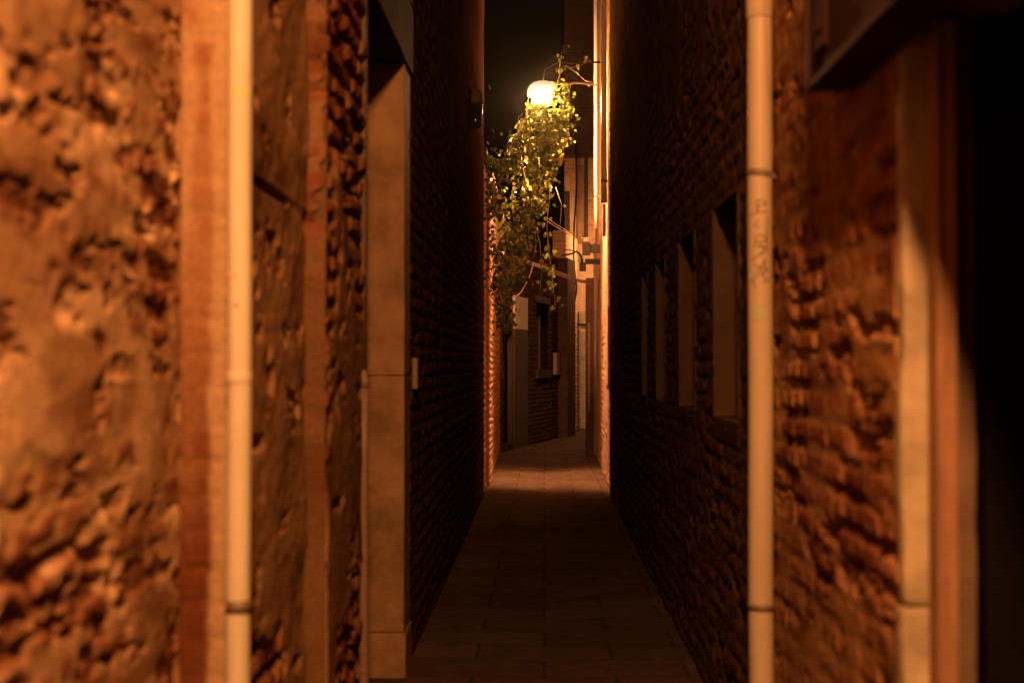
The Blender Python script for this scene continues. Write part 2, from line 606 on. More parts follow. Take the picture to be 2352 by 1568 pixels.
def rubble(U, V):
    h, c = masonry(U, V, 3, bl=0.21, bh=0.072, mj=0.022, warp=0.034, relief=0.0025, joint=0.003, pit=0.018, miss=0.08,
                   rough=0.0018, round_=0.026, gaps=(0.475, 0.012), plaster=rub_plaster, pthick=0.004, prough=0.0014,
                   reds=((0.40, 0.19, 0.10), (0.50, 0.28, 0.155), (0.30, 0.115, 0.06)), mortar=(0.58, 0.38, 0.22), pcol=(0.54, 0.34, 0.195))
    pn = fbm(U * 4.2 + 0.35 * np.sin(V * 7), V * 13, 340, 5, 0.65)
    thr = 0.60 + 0.06 * np.exp(-((V - 1.42) / 0.16) ** 2) - 0.02 * sstep(1.2, 0.9, V)
    pk = sstep(thr, thr + 0.07, pn)
    h = h - 0.009 * pk + 0.0015 * (fbm(U * 7, V * 20, 343, 4, 0.65) - 0.5)
    pale = sstep(0.50, 0.66, fbm(U * 4.2, V * 8.5, 333, 5, 0.62))[..., None] * 0.95          # lime left on the faces
    c = lerp(c, np.array([0.80, 0.56, 0.36]), pale)
    st = sstep(0.55, 0.7, fbm(U * 2.6, V * 7.5, 351, 5, 0.6))[..., None] * 0.65              # raw dark red patches
    c = lerp(c, np.array([0.22, 0.085, 0.042]), st)
    c = lerp(c, np.array([0.17, 0.07, 0.038]), pk[..., None] * 0.85)                          # holes tinted dark, adding to their shade
    return h, c * lerp(0.15, 0.76, sstep(4.0, 4.5, U))[..., None]  # out-of-view stretch tinted dark to cut bounced light


grid_wall("rubble_wall", hA, (-0.90, -3), (-0.90, 3.52), spaced((0, 4.0, 0.25), (4.0, 4.9, 0.009), (4.9, 6.52, 0.0055)),
          spaced((0, 0.62, 0.1), (0.62, 2.6, 0.006), (2.6, TOP, 0.3)),
          rubble)


# brick pier whose end faces the camera
def pier_f(U, V):
    h, c = masonry(U, V, 11, bl=0.25, warp=0.008, relief=0.002, joint=0.003, miss=0.0, rough=0.002, round_=0.01,
                   reds=((0.46, 0.23, 0.125), (0.50, 0.27, 0.15), (0.41, 0.19, 0.10)), mortar=(0.50, 0.29, 0.165))
    wash = fbm(U * 9, V * 2.2, 15, 4)[..., None]
    c = lerp(c, np.array([0.50, 0.28, 0.16]), sstep(0.45, 0.7, wash) * 0.7)
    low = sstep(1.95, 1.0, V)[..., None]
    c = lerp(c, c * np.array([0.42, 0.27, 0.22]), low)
    pale = sstep(0.02, 0.0, 0.085 + 0.018 * (fbm(U * 5, V * 9, 5) - 0.5) * 2 - U)[..., None] * 0.9
    pale = np.maximum(pale, (sstep(0.5, 0.66, fbm(U * 12, V * 4, 19, 4) + 0.16 * sstep(1.9, 2.4, V) - 0.06)[..., None] * 0.75) * (1 - low))
    c = lerp(c, np.array([0.66, 0.47, 0.30]), pale)
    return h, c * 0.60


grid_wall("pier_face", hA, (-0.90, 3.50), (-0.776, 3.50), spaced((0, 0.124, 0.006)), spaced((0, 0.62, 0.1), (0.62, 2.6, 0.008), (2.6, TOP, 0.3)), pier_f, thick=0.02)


def plast2(U, V):
    f = fbm(U * 2.2, V * 2.0, 401, 5, 0.55)
    b = 0.05 + 0.26 * sstep(2.02, 2.06, V) + 0.2 * sstep(1.75, 1.1, V) - 0.02 + 0.08 + 0.1 * sstep(0.3, 0.75, U) - 0.36 * sstep(0.95, 0.75, V)
    return sstep(0.52, 0.56, f + b)


def sec2(U, V):
    h, c = masonry(U, V, 23, warp=0.02, relief=0.010, joint=0.016, pit=0.04, miss=0.08, rough=0.008, round_=0.016, plaster=plast2,
                   pthick=0.012, prough=0.006, mortar=(0.46, 0.30, 0.18), pcol=(0.42, 0.25, 0.13), smear=0.8, pits=(5, 11, 0.64, 0.02), gaps=(0.46, 0.017))
    # string crack under the upper render and a gouge lower down
    ln = np.abs(V - (2.03 + 0.012 * (fbm(U * 7, U * 0, 8) - 0.5))) < 0.011
    h = np.where(ln & (U < 0.7), -0.010, h)
    h = h - 0.04 * sstep(0.022, 0.01, np.abs(V - 1.345)) * sstep(0.42, 0.25, U)
    h = h + 0.005 * sstep(2.035, 2.05, V)
    return h, c * 0.68


grid_wall("plaster_wall", hA, (-0.776, 3.505), (-0.776, 4.53), spaced((0, 1.03, 0.007)), spaced((0, 0.4, 0.1), (0.4, 2.85, 0.0075), (2.85, TOP, 0.3)), sec2)

# ------------------------------------------------------------------ HOUSE with tall doorway (left)
hB = thing("brick_house", "brick house on the left with a tall stone framed doorway", "house", (-0.9, 9, 0))


def plast3(U, V):
    f = fbm(U * 2.4, V * 1.8, 501, 5, 0.55)
    b = 0.30 * sstep(1.95, 1.5, V) - 0.30 * sstep(0.85, 0.45, V) - 0.2 * sstep(1.9, 2.2, V)
    return sstep(0.5, 0.56, f + b)


def sec3(seed=31, dk=0.8, more=0.0):
    return lambda U, V: masonry(U, V, seed, warp=0.014, relief=0.011, joint=0.018, pit=0.045, miss=0.09, rough=0.006, round_=0.018, plaster=(lambda U, V: np.maximum(plast3(U, V), more and sstep(2.08, 1.9, V + 0.03 * np.sin(U * 60)))),
                                pthick=0.008, prough=0.005, dark=dk, mortar=(0.34, 0.21, 0.12), pcol=(0.38, 0.22, 0.115), smear=0.6, pits=(4.5, 11, 0.64, 0.022), gaps=(0.46, 0.017),
                                reds=((0.36, 0.12, 0.06), (0.42, 0.17, 0.08), (0.28, 0.09, 0.05)))


zf = spaced((0, 3.3, 0.009), (3.3, TOP, 0.3))
grid_wall("house_end", hB, (-0.80, 4.535), (-0.70, 4.535), spaced((0, 0.1, 0.007)), zf,
          lambda U, V: masonry(U, V, 31, bl=0.30, bh=0.078, mj=0.022, warp=0.016, relief=0.008, joint=0.028, miss=0.0, rough=0.004, round_=0.034, smear=0.4, dark=0.44,
                               plaster=lambda U, V: sstep(2.06, 1.92, V + 0.05 * np.sin(U * 40) + 0.1 * (fbm(U * 8, V * 6, 77) - 0.5)) * 0.92, pthick=0.004, prough=0.004,
                               mortar=(0.30, 0.18, 0.10), pcol=(0.36, 0.20, 0.105), reds=((0.40, 0.15, 0.08), (0.45, 0.19, 0.10), (0.32, 0.11, 0.06))), thick=0.04)
grid_wall("brick_wall", hB, (-0.70, 4.54), (-0.70, 5.50), spaced((0, 0.96, 0.008)), zf, sec3(32, 0.58))
stone_block("jamb", M["stone_dim"], hB, -0.95, -0.694, 5.50, 5.56, 0, 3.07, 0.006, 0.003, 1)
stone_block("jamb", M["stone"], hB, -0.99, -0.700, 7.10, 7.40, 0.225, 1.500, 0.006, 0.002, 3)
stone_block("jamb", M["stone"], hB, -0.99, -0.700, 7.10, 7.40, 1.503, 3.07, 0.006, 0.002, 4)
stone_block("plinth_stone", M["stone"], hB, -0.99, -0.690, 7.085, 7.42, -0.02, 0.222, 0.008, 0.003, 5)
stone_block("lintel", M["dark_stone"], hB, -0.99, -0.690, 5.42, 7.46, 3.073, 3.42, 0.008, 0.003, 6)
dr = obox("door", M["dark_wood"], hB, -1.04, -0.99, 5.5, 7.2, 0.0, 3.07, 0.003)
bm = bmesh.new()
for k in range(2):
    for z0, z1 in ((0.25, 1.3), (1.42, 2.8)):
        box(bm, -0.992, -0.972, 5.65 + k * 0.75, 6.3 + k * 0.75, z0, z1, 0.008)
from_bm("door_panel", bm, M["dark_wood"], dr)
grid_wall("brick_wall", hB, (-0.70, 7.41), (-0.72, 17.0), spaced((0, 2.5, 0.014), (2.5, 9.59, 0.03)), spaced((0, 4.6, 0.013), (4.6, 9.5, 0.3)),
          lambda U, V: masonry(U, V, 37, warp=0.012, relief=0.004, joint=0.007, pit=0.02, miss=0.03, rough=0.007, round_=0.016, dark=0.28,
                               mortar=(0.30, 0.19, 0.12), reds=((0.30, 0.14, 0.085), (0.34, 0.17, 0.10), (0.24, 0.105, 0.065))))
# masonry above the doorway
grid_wall("brick_wall", hB, (-0.70, 5.42), (-0.70, 7.46), spaced((0, 2.04, 0.02)), spaced((3.425, 4.2, 0.02), (4.2, TOP, 0.3)), sec3(39, 0.5))
obox("wall_core", M["stone_dim"], hB, -2.5, -1.06, 4.3, 17.0, -0.03, 9.4, 0.0)
obox("wall_core", M["stone_dim"], hA, -2.5, -1.21, -3.0, 4.25, -0.03, 8.4, 0.0)

# ------------------------------------------------------------------ HOUSE with shop doorway (right, nearest)
hC = thing("shop_house", "house on the right with worn brick and a pale stone shop doorway", "house", (1.0, 3.9, 0))


def plastC(U, V):
    f = fbm(U * 1.7, V * 2.4, 601, 5, 0.55)
    return sstep(0.44, 0.62, f) * 0.75


RW = 0.775
grid_wall("brick_wall", hC, (RW, 3.148), (RW, 4.95), spaced((0, 1.802, 0.007)), spaced((0, 0.3, 0.05), (0.3, 2.9, 0.0075), (2.9, TOP, 0.3)),
          lambda U, V: masonry(U, V, 43, dark=0.72, warp=0.022, relief=0.0028, joint=0.004, pit=0.018, miss=0.06, rough=0.003, round_=0.020, plaster=plastC,
                               pthick=0.004, prough=0.003, reds=((0.38, 0.16, 0.08), (0.46, 0.22, 0.12), (0.30, 0.12, 0.06)),
                               mortar=(0.42, 0.25, 0.14), pcol=(0.44, 0.26, 0.14), smear=0.85, pits=(4, 11, 0.64, 0.022), gaps=(0.49, 0.011)), sgn=-1)
stone_block("jamb", M["stone_pale"], hC, RW - 0.003, 0.862, 3.09, 3.145, -0.02, 1.03, 0.014, 0.010, 11, 0.035)
stone_block("jamb", M["stone_pale"], hC, RW - 0.003, 0.862, 3.09, 3.145, 1.033, 2.30, 0.014, 0.010, 13, 0.035)
stone_block("lintel", M["stone_dim"], hC, RW - 0.004, 1.0, 0.9, 3.19, 2.304, 2.62, 0.01, 0.004, 12)
stone_block("jamb", M["stone_dim"], hC, 0.8625, 0.938, 3.112, 3.145, -0.02, 2.30, 0.010, 0.006, 17, 0.035)
# steel shutter guide standing in the rebate: web and two lips
bm = bmesh.new()
box(bm, 0.832, 0.868, 3.010, 3.078, 0.0, 2.28, 0.003)
box(bm, 0.824, 0.832, 3.000, 3.078, 0.0, 2.28, 0.002)
from_bm("shutter_guide", bm, M["rust"], hC)
bm = bmesh.new()
tube(bm, [(0.805, 3.092, 0.72), (0.805, 3.078, 0.72)], 0.013, 14)
from_bm("iron_eye", bm, M["dark_metal"], hC)
obox("door", M["dark_wood"], hC, 1.10, 1.16, 0.9, 3.185, 0.0, 2.304, 0.003)
bm = bmesh.new()
box(bm, 0.942, 1.10, 3.06, 3.18, 0.0, 2.30, 0.004)
from_bm("door_frame", bm, M["pitch"], hC)  # pitch black slab stands in for the deep unlit doorway
obox("wall_core", M["stone_dim"], hC, 1.165, 3.0, -3, 4.95, -0.03, 8.4, 0.0)
obox("upper_wall", M["dark_stone"], hC, RW + 0.003, 1.16, -3, 3.188, 2.624, 8.4, 0.0)
obox("near_wall", M["dark_stone"], hC, RW + 0.003, 1.16, -3, 0.895, 0.0, 2.62, 0.0)  # this and the wall above, both unseen, kept dark to cut bounced light

# shutter box over the shop door
aw = thing("awning_box", "dark box over the shop door with a lower edge sloping across the top right", "awning", (0.72, 2.4, 2.21))
bm = bmesh.new()
box(bm, 0.655, 0.768, 1.0, 3.53, 2.228, 2.85, 0.006)
from_bm("casing", bm, M["cassette"], aw)
bm = bmesh.new()
box(bm, 0.646, 0.6548, 3.505, 3.536, 2.226, 2.85, 0.002)
box(bm, 0.648, 0.6546, 1.0, 3.504, 2.225, 2.245, 0.002)
from_bm("edge_trim", bm, M["trim"], aw)
bm = bmesh.new()
a = pt(1885, 60, 3.4)
box(bm, 0.644, 0.6547, 3.28, 3.40, 2.29, 2.42, 0.003)
box(bm, 0.638, 0.644, 3.31, 3.37, 2.33, 2.37, 0.003)
from_bm("latch_plate", bm, M["cassette"], aw)

# ------------------------------------------------------------------ HOUSE with deep windows (right)
hD = thing("brick_house", "dark brick house on the right with a row of tall deep windows", "house", (0.95, 11, 0))
WZ0, WZ1 = 1.31, 2.26
wins = [(5.72, 6.58), (7.36, 8.25), (9.18, 9.94), (10.75, 11.35)]
RD = 0.78
holes = [(a - 4.96, b - 4.96, WZ0, WZ1) for a, b in wins]
grid_wall("brick_wall", hD, (RD, 4.96), (RD, 16.9), spaced((0, 5, 0.013), (5, 11.94, 0.03)), spaced((0, 3.4, 0.0125), (3.4, 5.0, 0.02), (5.0, 9.5, 0.3)),
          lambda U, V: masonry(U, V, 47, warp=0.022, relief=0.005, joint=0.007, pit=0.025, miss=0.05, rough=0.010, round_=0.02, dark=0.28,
                               plaster=lambda U, V: sstep(0.5, 0.6, fbm(U * 1.4, V * 1.8, 701, 5, 0.55)) * 0.5, pthick=0.004, prough=0.008,
                               mortar=(0.36, 0.23, 0.14), pcol=(0.36, 0.22, 0.135),
                               reds=((0.34, 0.16, 0.095), (0.4, 0.2, 0.12), (0.27, 0.12, 0.075))), holes=holes, sgn=-1, thick=0.34)
for i, (a, b) in enumerate(wins):
    bm = bmesh.new()
    box(bm, RD + 0.171, RD + 0.2, a - 0.02, b + 0.02, WZ0, WZ1, 0)
    f = from_bm("window", bm, M["glass"], hD)
    obox("reveal", M["reveal"], f, RD - 0.004, RD + 0.17, b - 0.035, b + 0.02, WZ0, WZ1, 0.006)
    obox("reveal", M["reveal"], f, RD - 0.004, RD + 0.17, a - 0.02, a + 0.03, WZ0, WZ1, 0.006)
    bm = bmesh.new()
    box(bm, RD - 0.002, RD + 0.17, a, b, WZ0 - 0.09, WZ0 + 0.012, 0.008)
    from_bm("sill", bm, M["dark_stone"], f)
    bm = bmesh.new()
    box(bm, RD + 0.012, RD + 0.19, a - 0.12, b + 0.12, WZ1 + 0.001, WZ1 + 0.17, 0.008)
    from_bm("head", bm, M["dark_stone"], f)
    bm = bmesh.new()
    box(bm, RD + 0.14, RD + 0.1705, (a + b) / 2 - 0.02, (a + b) / 2 + 0.02, WZ0, WZ1, 0.003)
    box(bm, RD + 0.145, RD + 0.1705, a + 0.03, b - 0.035, (WZ0 + WZ1) / 2 - 0.015, (WZ0 + WZ1) / 2 + 0.015, 0.003)
    from_bm("frame", bm, M["dark_wood"], f)
obox("wall_core", M["stone_dim"], hD, RD + 0.35, 3.0, 4.96, 16.9, -0.03, 9.4, 0.0)

# ------------------------------------------------------------------ GARDEN WALL (left, under the ivy)
gw = thing("garden_wall", "lamplit brick garden wall under the hanging ivy", "wall", (-0.85, 21, 0))


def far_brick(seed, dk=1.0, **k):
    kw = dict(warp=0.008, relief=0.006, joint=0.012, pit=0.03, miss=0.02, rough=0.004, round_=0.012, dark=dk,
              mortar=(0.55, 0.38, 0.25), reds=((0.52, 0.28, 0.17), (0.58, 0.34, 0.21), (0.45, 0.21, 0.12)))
    kw.update(k)
    return lambda U, V: masonry(U, V, seed, **kw)


grid_wall("brick_wall", gw, (-0.735, 17.01), (-0.785, 25.3), spaced((0, 8.3, 0.03)), spaced((0, 4.05, 0.0165)), far_brick(51))
grid_wall("brick_pier", gw, (-0.700, 18.2), (-0.705, 19.3), spaced((0, 1.1, 0.02)), spaced((0, 4.1, 0.0165)), far_brick(52), thick=0.08)
obox("coping", M["stone_dim"], gw, -1.10, -0.69, 17.01, 25.3, 4.105, 4.18, 0.01)

# ------------------------------------------------------------------ HOUSE lit by the lamp (right)
hE = thing("plastered_house", "lamplit house on the right past the dark windows", "house", (0.95, 21, 0))
pE0, pE1 = (0.81, 16.95), (0.905, 25.0)
grid_wall("rendered_wall", hE, pE0, pE1, spaced((0, 8.05, 0.03)), spaced((0, 8.0, 0.02), (8, 9.5, 0.3)),
          far_brick(57, 1.0, plaster=lambda U, V: sstep(0.42, 0.52, fbm(U * 1.5, V * 1.2, 801, 5)), pcol=(0.46, 0.34, 0.24), pthick=0.006), sgn=-1)
obox("wall_core", M["stone_dim"], hE, 1.22, 3.0, 16.95, 25.0, -0.03, 9.4, 0.0)
u, z = on_wall(1400, 700, pE0, pE1)
bm = bmesh.new()
box(bm, 0.80, 0.86, 17.35, 17.95, on_wall(1400, 882, pE0, pE1)[1], on_wall(1400, 705, pE0, pE1)[1], 0.004)
wE = from_bm("window", bm, M["dark_wood"], hE)
obox("sill", M["stone"], wE, 0.785, 0.86, 17.3, 18.0, on_wall(1400, 882, pE0, pE1)[1] - 0.06, on_wall(1400, 882, pE0, pE1)[1] - 0.001, 0.004)

# ------------------------------------------------------------------ HOUSE at the bend (dark facade turning right)
hF = thing("brick_house", "dark brick house at the bend with a narrow window and doorway", "house", (-0.2, 29, 0))
pF0, pF1, pF2 = (-0.82, 25.31), (0.49, 32.0), (0.80, 34.2)
LF = math.hypot(pF1[0] - pF0[0], pF1[1] - pF0[1])


def fu(px):
    return on_wall(px, 800, pF0, pF1)[0]


def fz(px, py):
    return on_wall(px, py, pF0, pF1)[1]


dF = (fu(1152), fu(1176), 0.12, fz(1165, 760))
wF = (fu(1233), fu(1259), fz(1246, 850), fz(1246, 697))
pFilm = lambda U, V: np.where((U < fu(1210)), sstep(0.3, 0.4, fbm(U * 2, V * 2, 901, 4)), 0.0)
grid_wall("brick_wall", hF, pF0, pF1, spaced((0, LF, 0.03)), spaced((0, 3.9, 0.02)),
          far_brick(61, 0.16, plaster=pFilm, pcol=(0.6, 0.45, 0.34), pthick=0.01), holes=[dF, wF], thick=0.3)  # the ivy's shade over this facade is put into the dark tint
grid_wall("brick_wall", hF, pF1, pF2, spaced((0, 2.22, 0.03)), spaced((0, 4.6, 0.02)),
          far_brick(62, 1.0, mortar=(0.5, 0.38, 0.28)), thick=0.3)
tF = Vector((pF1[0] - pF0[0], pF1[1] - pF0[1], 0)).normalized()
nF = Vector((tF.y, -tF.x, 0))


def fbox(bm, u0, u1, h0, h1, z0, z1, bev=0.004):
    """box in the facade's own frame: along u, out from the wall h, height z"""
    b2b = bmesh.new()
    box(b2b, u0, u1, h0, h1, z0, z1, bev)
    for v in b2b.verts:
        u_, h_, z_ = v.co
        q = Vector((pF0[0], pF0[1], 0)) + tF * u_ + nF * h_
        v.co = Vector((q.x, q.y, z_))
    me = bpy.data.meshes.new("tmp")
    b2b.to_mesh(me)
    b2b.free()
    bm.from_mesh(me)
    bpy.data.meshes.remove(me)


def fpart(name, mat, parent, *boxes):
    bm = bmesh.new()
    for b_ in boxes:
        fbox(bm, *b_)
    return from_bm(name, bm, mat, parent)


dd = fpart("door", M["dark_stone"], hF, (dF[0], dF[1], -0.2, -0.14, dF[2], dF[3]))  # door and trim coloured dark to match the wall's painted shade
fpart("door_frame", M["dark_stone"], dd, (dF[0] - 0.14, dF[0] - 0.001, -0.2, 0.02, 0, dF[3]), 
      (dF[0] - 0.14, dF[1], -0.2, 0.03, dF[3] + 0.001, dF[3] + 0.18))
fpart("threshold", M["dark_stone"], dd, (dF[0] - 0.1, dF[1], -0.2, 0.045, 0.0, 0.119))
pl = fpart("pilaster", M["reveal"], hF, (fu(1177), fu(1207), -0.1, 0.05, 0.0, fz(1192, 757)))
fpart("lamplit_band", M["lamplit_render"], pl, (fu(1177), fu(1207), -0.1, 0.05, fz(1192, 756.5), fz(1192, 682)))  # same pilaster, coloured pale as the patch where lamplight falls
wn = fpart("window", M["glass"], hF, (wF[0], wF[1], -0.22, -0.2, wF[2], wF[3]))
fpart("frame", M["dark_wood"], wn, ((wF[0] + wF[1]) / 2 - 0.02, (wF[0] + wF[1]) / 2 + 0.02, -0.199, -0.17, wF[2], wF[3]),
      (wF[0], wF[0] + 0.05, -0.199, -0.16, wF[2], wF[3]), (wF[1] - 0.05, wF[1], -0.199, -0.16, wF[2], wF[3]))
fpart("sill", M["dark_stone"], wn, (wF[0] - 0.1, wF[1] + 0.1, -0.2, 0.06, wF[2] - 0.16, wF[2] - 0.001))
fpart("head", M["dark_stone"], wn, (wF[0] - 0.1, wF[1] + 0.1, -0.2, 0.03, wF[3] + 0.001, wF[3] + 0.14))
fpart("corner_post", M["dark_stone"], hF, (fu(1281), LF - 0.03, 0.003, 0.22, 0, 3.9))
bx0 = fu(1269)
mb = thing("meter_cupboard", "narrow pale box fixed upright on the dark wall at the bend", "box", Vector((pF0[0], pF0[1], 0)) + tF * bx0 + Vector((0, 0, fz(1274, 860))))
fpart("door", M["plaque"], mb, (bx0, fu(1279), 0.012, 0.09, fz(1274, 860), fz(1274, 810)))

# ------------------------------------------------------------------ HOUSE closing the view (pale, lit from round the corner)
hG = thing("plastered_house", "pale lit house closing the view at the end of the lane", "house", (1.5, 35.6, 0))
EG = 35.4


def gx(px):
    return pt(px, 800, EG).x


def gz(py):
    return pt(1320, py, EG).z


holesG = [(gx(1301) - 0.2, gx(1315) - 0.2, gz(785) - 2.0, gz(785))]
def end_wall(U, V):
    h, c = far_brick(67, 1.0, warp=0.02, plaster=lambda U, V: sstep(0.36, 0.46, fbm(U * 3, V * 1.5, 951, 4) + 0.1 * sstep(2.2, 1.5, V)) * sstep(6.75, 6.7, V),
                     pcol=(0.62, 0.44, 0.29), pthick=0.006)(U, V)
    return h, c * lerp(1.0, 0.22, sstep(6.70, 6.75, V))[..., None]      # upper brick darkened in colour, since the lamps light it too evenly


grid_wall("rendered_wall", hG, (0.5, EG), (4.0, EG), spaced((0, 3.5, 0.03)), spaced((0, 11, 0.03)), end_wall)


def gpart(name, mat, x0, x1, y0, y1, o0=0.0, o1=0.08, par=None):
    """a part on the end wall given by picture columns and rows; o = how far it stands out"""
    bm = bmesh.new()
    box(bm, gx(x0), gx(x1), EG - o1, EG - o0, gz(y1), gz(y0), 0.006)
    return from_bm(name, bm, mat, par or hG)


gpart("door_surround", M["stone_pale"], 1329, 1334, 745, 984, 0.0, 0.10)
dg = gpart("door", M["stone_pale"], 1334.3, 1352, 760, 984, 0.0, 0.05)
gpart("lintel", M["stone_pale"], 1329, 1352, 715, 744, 0.0, 0.16)
gpart("shutter", M["dark_wood"], 1297, 1309, 440, 585, 0.0, 0.06)
gpart("shutter", M["dark_wood"], 1342, 1351, 350, 545, 0.0, 0.06)
gpart("pilaster", M["stone"], 1326, 1341.5, 380, 560, 0.0, 0.07)
gpart("string_course", M["stone_pale"], 1300, 1342, 585, 600, 0.0, 0.20)
bm = bmesh.new()
box(bm, 0.5, 4.0, 35.71, 39, -0.03, 10.9)
from_bm("wall_core", bm, M["stone_dim"], hG)
# window and door on the lit stretch before it
tS = Vector((pF2[0] - pF1[0], pF2[1] - pF1[1], 0)).normalized()
nS = Vector((tS.y, -tS.x, 0))


def spart(name, mat, x0, x1, y0, y1, h0, h1, par):
    bm = bmesh.new()
    u0, u1 = on_wall(x0, 800, pF1, pF2)[0], on_wall(x1, 800, pF1, pF2)[0]
    xm = (x0 + x1) / 2
    box(bm, u0, u1, h0, h1, on_wall(xm, y1, pF1, pF2)[1], on_wall(xm, y0, pF1, pF2)[1], 0.005)
    for v in bm.verts:
        q = Vector((pF1[0], pF1[1], 0)) + tS * v.co.x + nS * v.co.y
        v.co = Vector((q.x, q.y, v.co.z))
    return from_bm(name, bm, mat, par)


w2 = spart("window", M["dark_wood"], 1301, 1313, 717, 772, -0.05, 0.012, hF)
spart("sill", M["stone_pale"], 1300, 1316, 773, 785, -0.05, 0.10, w2)
d2 = spart("door", M["wood_pale"], 1301, 1313, 790, 984, -0.05, 0.012, hF)
spart("plinth_stone", M["stone_pale"], 1300, 1315, 985, 1003, -0.05, 0.07, hF)

# ================================================================== PIPES
def pipe_thing(name, label, x, y, z0, z1, r, mat, joints=(), clamps=(), clamp_r=1.18, to=None, group=None):
    t = thing(name, label, "drainpipe", (x, y, z0), group or "drainpipes along the lane")
    bm = bmesh.new()
    n = max(2, int((z1 - z0) / 0.25))
    tube(bm, [(x + 0.0012 * math.sin(i * 1.3), y + 0.001 * math.cos(i * 1.7), z0 + (z1 - z0) * i / n) for i in range(n + 1)], r, 28)
    from_bm("pipe", bm, mat, t)
    for z, hgt in joints:
        bm = bmesh.new()
        tube(bm, [(x, y, z - hgt / 2), (x, y, z - hgt / 2 + 0.004), (x, y, z + hgt / 2 - 0.004), (x, y, z + hgt / 2)], [r * 1.02, r * 1.09, r * 1.09, r * 1.02], 28)
        from_bm("collar", bm, mat, t)
    for z, hgt, tilt in clamps:
        bm = bmesh.new()
        tube(bm, [(x, y, z - hgt / 2), (x, y, z + hgt / 2)], r * 1.07, 28)
        if to:
            dv = Vector(to)
            c = Vector((x, y, z)) + dv * 0.5
            hx, hy = abs(dv.x) / 2 + 0.004, abs(dv.y) / 2 + 0.004
            box(bm, c.x - hx, c.x + hx, c.y - hy, c.y + hy, z - hgt * 0.4, z + hgt * 0.4, 0.001)
        if tilt:
            bmesh.ops.rotate(bm, cent=(x, y, z), matrix=Matrix.Rotation(tilt, 3, 'Y'), verts=bm.verts[:])
        from_bm("bracket", bm, M["clamp"], t)
    return t


# white pipe on the left pier
YL = 3.43
cL = pt(549, 800, YL)
rL = 28 / F_PX * YL
tL = pipe_thing("drainpipe", "white drainpipe in front of the reddish brick pier", cL.x, YL, 0.0, 6.5, rL, M["pvc_white"],
                joints=[(pt(549, 868, YL).z, 0.03)], clamps=[(pt(549, 1390, YL).z, 0.03, 0)], to=(0, 0.07, 0))


def patch(name, mat, par, cx, cy, r, a0, a1, z0, z1):
    """thin curved patch lying on a pipe; angle 0 faces the camera"""
    bm = bmesh.new()
    n = 10
    rows = []
    for k in range(n + 1):
        a = a0 + (a1 - a0) * k / n
        for rr, tgt in ((r + 0.0008, 0), (r - 0.0004, 1)):
            pass
        dx, dy = math.sin(a), -math.cos(a)
        rows.append([bm.verts.new((cx + dx * (r + q), cy + dy * (r + q), z)) for q, z in ((0.0010, z0), (0.0010, z1), (-0.0008, z1), (-0.0008, z0))])
    for k in range(n):
        for j in range(4):
            bm.faces.new((rows[k][j], rows[k][(j + 1) % 4], rows[k + 1][(j + 1) % 4], rows[k + 1][j]))
    bm.faces.new(rows[0])
    bm.faces.new(rows[-1][::-1])
    return from_bm(name, bm, mat, par)


patch("paint_mark", M["paint_green"], tL, cL.x, YL, rL, -0.5, 1.2, pt(0, 226, YL).z, pt(0, 208, YL).z)
patch("paint_mark", M["paint_pink"], tL, cL.x, YL, rL, -1.1, 0.1, pt(0, 640, YL).z, pt(0, 628, YL).z)
bm = bmesh.new()
zc = pt(0, 702, YL).z
tube(bm, [(cL.x - rL - 0.002, YL, zc + 0.006), (cL.x, YL - rL - 0.002, zc), (cL.x + rL + 0.002, YL, zc - 0.005), (cL.x + rL + 0.02, YL + 0.05, zc - 0.012)], 0.003, 8)
from_bm("wire_tie", bm, M["clamp"], tL)

# cream pipe on the right
YR = 4.80
cR = pt(1747, 800, YR)
rR = 28.3 / F_PX * YR
tR = pipe_thing("drainpipe", "cream drainpipe with marker scribbles beside the deep windows", cR.x, YR, 0.0, 6.5, rR, M["pvc_beige"],
                joints=[(pt(0, -20, YR).z, 0.22)], clamps=[(pt(0, 405, YR).z, 0.022, 0.12), (pt(0, 1385, YR).z, 0.022, 0)], to=(0.06, 0.0, 0))
patch("sticker", M["sticker_green"], tR, cR.x, YR, rR, -0.8, 0.15, pt(0, 738, YR).z, pt(0, 704, YR).z)
strokes = [[(190, 370), (190, 500)], [(190, 370), (290, 390), (300, 420), (200, 440)], [(200, 440), (200, 510)], [(110, 540), (200, 515), (320, 510)],
           [(210, 600), (160, 670), (220, 690)], [(180, 790), (160, 910)], [(190, 775), (280, 790), (290, 850), (180, 855)], [(200, 870), (270, 930)],
           [(310, 560), (302, 800), (300, 1000)], [(180, 910), (290, 930), (220, 1000), (130, 1080)], [(270, 940), (240, 1010)], [(280, 1060), (200, 1200), (120, 1330)],
           [(150, 1130), (320, 1180), (200, 1260)], [(270, 1050), (290, 1200)], [(230, 1170), (260, 1260), (280, 1330), (330, 1280)], [(150, 1300), (160, 1390)]]
bm = bmesh.new()
for st in strokes:
    P3 = []
    for i in range(len(st) - 1):
        for k in range(5):
            f_ = k / 5
            P3.append((lerp(st[i][0], st[i + 1][0], f_), lerp(st[i][1], st[i + 1][1], f_)))
    P3.append(st[-1])
    Q = []
    for zx, zy in P3:
        sx, sy = (1850 + zx / 4.754) * 0.91875, (430 + zy / 4.754) * 0.91875
        off = max(-0.93, min(0.93, (sx - 1747) / 28.3))
        a = math.asin(off)
        Q.append((cR.x + math.sin(a) * (rR + 0.0002), YR - math.cos(a) * (rR + 0.0002), pt(0, sy, YR).z))
    tube(bm, Q, 0.0017, 6)
from_bm("graffiti", bm, M["ink"], tR)
